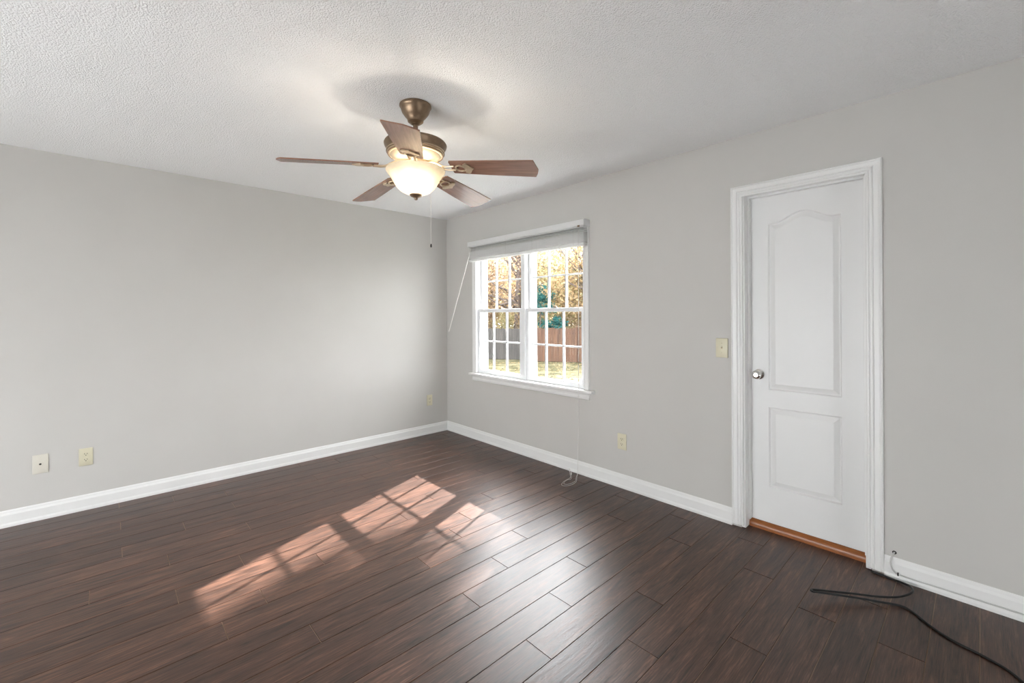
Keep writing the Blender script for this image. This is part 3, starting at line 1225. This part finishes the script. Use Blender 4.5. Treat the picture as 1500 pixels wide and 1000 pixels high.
def tree(name, pos, h, crown, leafm, n_leaf, leaf_s, label, cat='tree', trunk_r=.16, lean=(0, 0), bare=0, seed=1, crown_c=None, branches=9, group=None):
    rt_ = random.Random(seed)
    z0 = ground_z(pos)
    base = Vector((pos[0], pos[1], z0 - .05))
    root = thing(name, base, label, cat, group)
    top = base + Vector((lean[0], lean[1], h))
    bm = bmesh.new()
    path = smooth_path([base, base.lerp(top, .35) + Vector((rt_.uniform(-.1, .1), rt_.uniform(-.1, .1), 0)), base.lerp(top, .7) + Vector((rt_.uniform(-.15, .15), rt_.uniform(-.15, .15), 0)), top], 6)
    tube(bm, path, [trunk_r * (1.15 - 1.05 * i / (len(path) - 1)) for i in range(len(path))], 10)
    obj('trunk', bm, M['bark'], root, 60)
    cc = Vector(crown_c) if crown_c else base.lerp(top, .72)
    for k in range(branches):
        f = rt_.uniform(.25, .85)
        s = path[int(f * (len(path) - 1))]
        a = rt_.uniform(0, 2 * pi)
        ln = crown[0] * rt_.uniform(.6, 1.05)
        e = s + Vector((cos(a) * ln, sin(a) * ln, rt_.uniform(.1, .9) * ln))
        mdd = s.lerp(e, .5) + Vector((rt_.uniform(-.15, .15), rt_.uniform(-.15, .15), rt_.uniform(-.1, .25))) * ln * .5
        bm = bmesh.new()
        bp_ = smooth_path([s, mdd, e], 6)
        tube(bm, bp_, [trunk_r * .38 * (1 - .85 * i / (len(bp_) - 1)) for i in range(len(bp_))], 6)
        for _ in range(4):
            i = rt_.randrange(3, len(bp_))
            e2 = bp_[i] + Vector((rt_.uniform(-1, 1), rt_.uniform(-1, 1), rt_.uniform(-.2, .9))) * ln * .4
            tube(bm, [bp_[i], bp_[i].lerp(e2, .5) + Vector((0, 0, .05)), e2], [trunk_r * .13, trunk_r * .09, trunk_r * .03], 5)
        obj('branch', bm, M['bark'], root, 60)
    bm = bmesh.new()
    ncl = max(8, n_leaf // 60)
    cl_ = []
    for _ in range(ncl):
        while True:
            q = Vector((rt_.uniform(-1, 1), rt_.uniform(-1, 1), rt_.uniform(-1, 1)))
            if q.length < 1:
                break
        cl_.append(cc + Vector((q.x * crown[0], q.y * crown[0], q.z * crown[1])))
    for i in range(n_leaf):
        c = cl_[i % ncl] + Vector((rt_.gauss(0, 1), rt_.gauss(0, 1), rt_.gauss(0, .8))) * crown[0] * .20
        if c.z < z0 + .1:
            continue
        s = leaf_s * rt_.uniform(.6, 1.3)
        X = Vector((rt_.uniform(-1, 1), rt_.uniform(-1, 1), rt_.uniform(-1, 1))).normalized()
        Yv = X.orthogonal().normalized()
        Yv.rotate(Matrix.Rotation(rt_.uniform(0, 6.28), 3, X))
        bm.faces.new([bm.verts.new(c + X * s * q + Yv * s * w) for q, w in ((-1, 0), (-.1, -.5), (1, 0), (-.1, .5))])
    obj('foliage', bm, leafm, root)
    return root


G = 'trees beyond the lawn'
big = tree('autumn_tree', at_px(757, 27.0), 9.5, (2.6, 3.0), M['leaf_tan'], 2000, .085, 'large tree with thick grey brown trunk behind the grey fence', trunk_r=.25, lean=(.2, -.15), seed=2, branches=14, crown_c=(at_px(750, 27.0).x, at_px(750, 27.0).y, 4.6), group=G)
for i, pl in enumerate([[(758, 405, 27), (745, 385, 26.6), (728, 368, 26.3), (712, 350, 26)], [(757, 440, 27), (742, 425, 26.4), (726, 418, 26.0), (708, 400, 25.8)],
                        [(758, 390, 27), (748, 372, 26.8), (742, 350, 26.6)], [(756, 452, 27), (744, 444, 26.3), (732, 446, 26.0), (716, 436, 25.8)], [(758, 380, 27), (770, 362, 26.8), (786, 350, 26.5)]]):
    limb(big, [px3(*q) for q in pl], .10, .03, 6, 200 + i)
bare = tree('bare_tree', at_px(912, 23.4), 7.5, (1.2, 1.4), M['leaf_tan'], 500, .07, 'tree with long bare limbs reaching over the brown fence from beside the view', trunk_r=.16, seed=77, branches=4)
for i, pl in enumerate([[(905, 428, 23.4), (878, 408, 23.8), (852, 396, 24.0), (832, 380, 24.2), (818, 360, 24.4)], [(905, 420, 23.4), (880, 398, 23.8), (858, 384, 24.0), (840, 366, 24.2), (828, 350, 24.3)],
                        [(900, 436, 23.4), (870, 424, 23.9), (845, 420, 24.1), (826, 408, 24.3)], [(806, 372, 26.2), (800, 396, 26.0), (793, 410, 26.0), (784, 424, 25.9)]][:3]):
    limb(bare, [px3(*q) for q in pl], .085, .025, 7, 300 + i)
specs = [
    (690, 29, 8, (2.4, 3.0), 'leaf_tan', 'tan leaved tree behind the grey fence by the window jamb'),
    (722, 31, 9, (2.6, 3.4), 'leaf_gold', 'golden tree behind the grey fence beside the thick trunk'),
    (790, 30, 9, (2.6, 3.4), 'leaf_gold', 'golden tree behind the gap between both fences'),
    (826, 27, 9, (2.5, 3.2), 'leaf_lime', 'yellow green tree behind the middle of the brown fence'),
    (858, 25, 8, (2.2, 3.0), 'leaf_gold', 'golden tree behind the brown fence at the pane edge'),
    (808, 38, 10, (3.2, 4.0), 'leaf_tan', 'tan leaved tree farthest back over the brown fence'),
    (745, 40, 11, (3.4, 4.2), 'leaf_lime', 'pale yellow green tree farthest back over the grey fence'),
    (650, 29, 9, (2.6, 3.2), 'leaf_gold', 'golden tree behind the hidden end of the grey fence'),
    (900, 27, 9, (2.6, 3.2), 'leaf_tan', 'tan tree behind the hidden end of the brown fence'),
    (960, 25, 9, (2.6, 3.2), 'leaf_lime', 'yellow green tree past the hidden end of the brown fence'),
    (680, 50, 13, (4.2, 5.2), 'leaf_gold', 'tall golden tree far back behind the window jamb side'),
    (735, 52, 13, (4.2, 5.2), 'leaf_tan', 'tall tan tree far back beside the thick trunk'),
    (785, 54, 13, (4.2, 5.2), 'leaf_lime', 'tall yellow green tree far back behind the evergreen'),
    (830, 51, 13, (4.2, 5.2), 'leaf_gold', 'tall golden tree far back over the middle of the brown fence'),
    (880, 50, 13, (4.2, 5.2), 'leaf_tan', 'tall tan tree far back past the pane edge'),
    (600, 31, 9, (2.8, 3.2), 'leaf_tan', 'tan tree past the hidden end of the grey fence'),
]
for i, (px, dep, h, cr, lf, lab) in enumerate(specs):
    p = at_px(px, dep)
    tree('autumn_tree', p, h, cr, M[lf], 5600, .105 if dep < 45 else .2, lab, trunk_r=.12, seed=20 + i, crown_c=(p.x, p.y, 2.2 + .03 * dep), branches=14, group=G)
for i, (px, dep, lf, hh, lab) in enumerate([
        (700, 28.2, 'leaf_tan', 2.6, 'tan bush behind the grey fence near the window jamb'),
        (738, 27.4, 'leaf_lime', 2.3, 'yellow green bush behind the grey fence beside the thick trunk'),
        (778, 26.8, 'leaf_gold', 2.5, 'golden bush behind the gap between both fences'),
        (832, 25.4, 'leaf_lime', 2.2, 'yellow green bush behind the middle of the brown fence'),
        (862, 23.8, 'leaf_tan', 2.4, 'tan bush behind the brown fence at the pane edge')]):
    p = at_px(px, dep)
    tree('autumn_bush', p, hh, (.95, 1.1), M[lf], 2200, .06, lab, 'bush', trunk_r=.035, seed=80 + i, crown_c=(p.x, p.y, ground_z(p) + hh * .78), branches=6, group='bushes behind the fences')
p = at_px(795, 24.5)
tree('evergreen_tree', p, 3.4, (.75, 1.3), M['leaf_teal'], 1300, .08, 'blue green evergreen rising just behind the brown fence', trunk_r=.07, seed=51, crown_c=(p.x, p.y, 1.6), branches=6)
p = at_px(815, 23.8)
tree('evergreen_shrub', p, 1.9, (.5, .5), M['leaf_teal'], 900, .07, 'low blue green shrub peeping over the brown fence', 'shrub', trunk_r=.04, seed=52, crown_c=(p.x, p.y, .75), branches=4)
# tall tree added out of view to dapple the sun on the floor
sp = Vector((12.4, 2.4, 0))
tree('added_shade_tree', sp, 11.5, (.95, 1.7), M['leaf_gold'], 1350, .13, 'tall thin crowned tree added out of view to dapple the sun on the floor', trunk_r=.16, seed=61, crown_c=(12.4, 2.5, 10.5), branches=10)
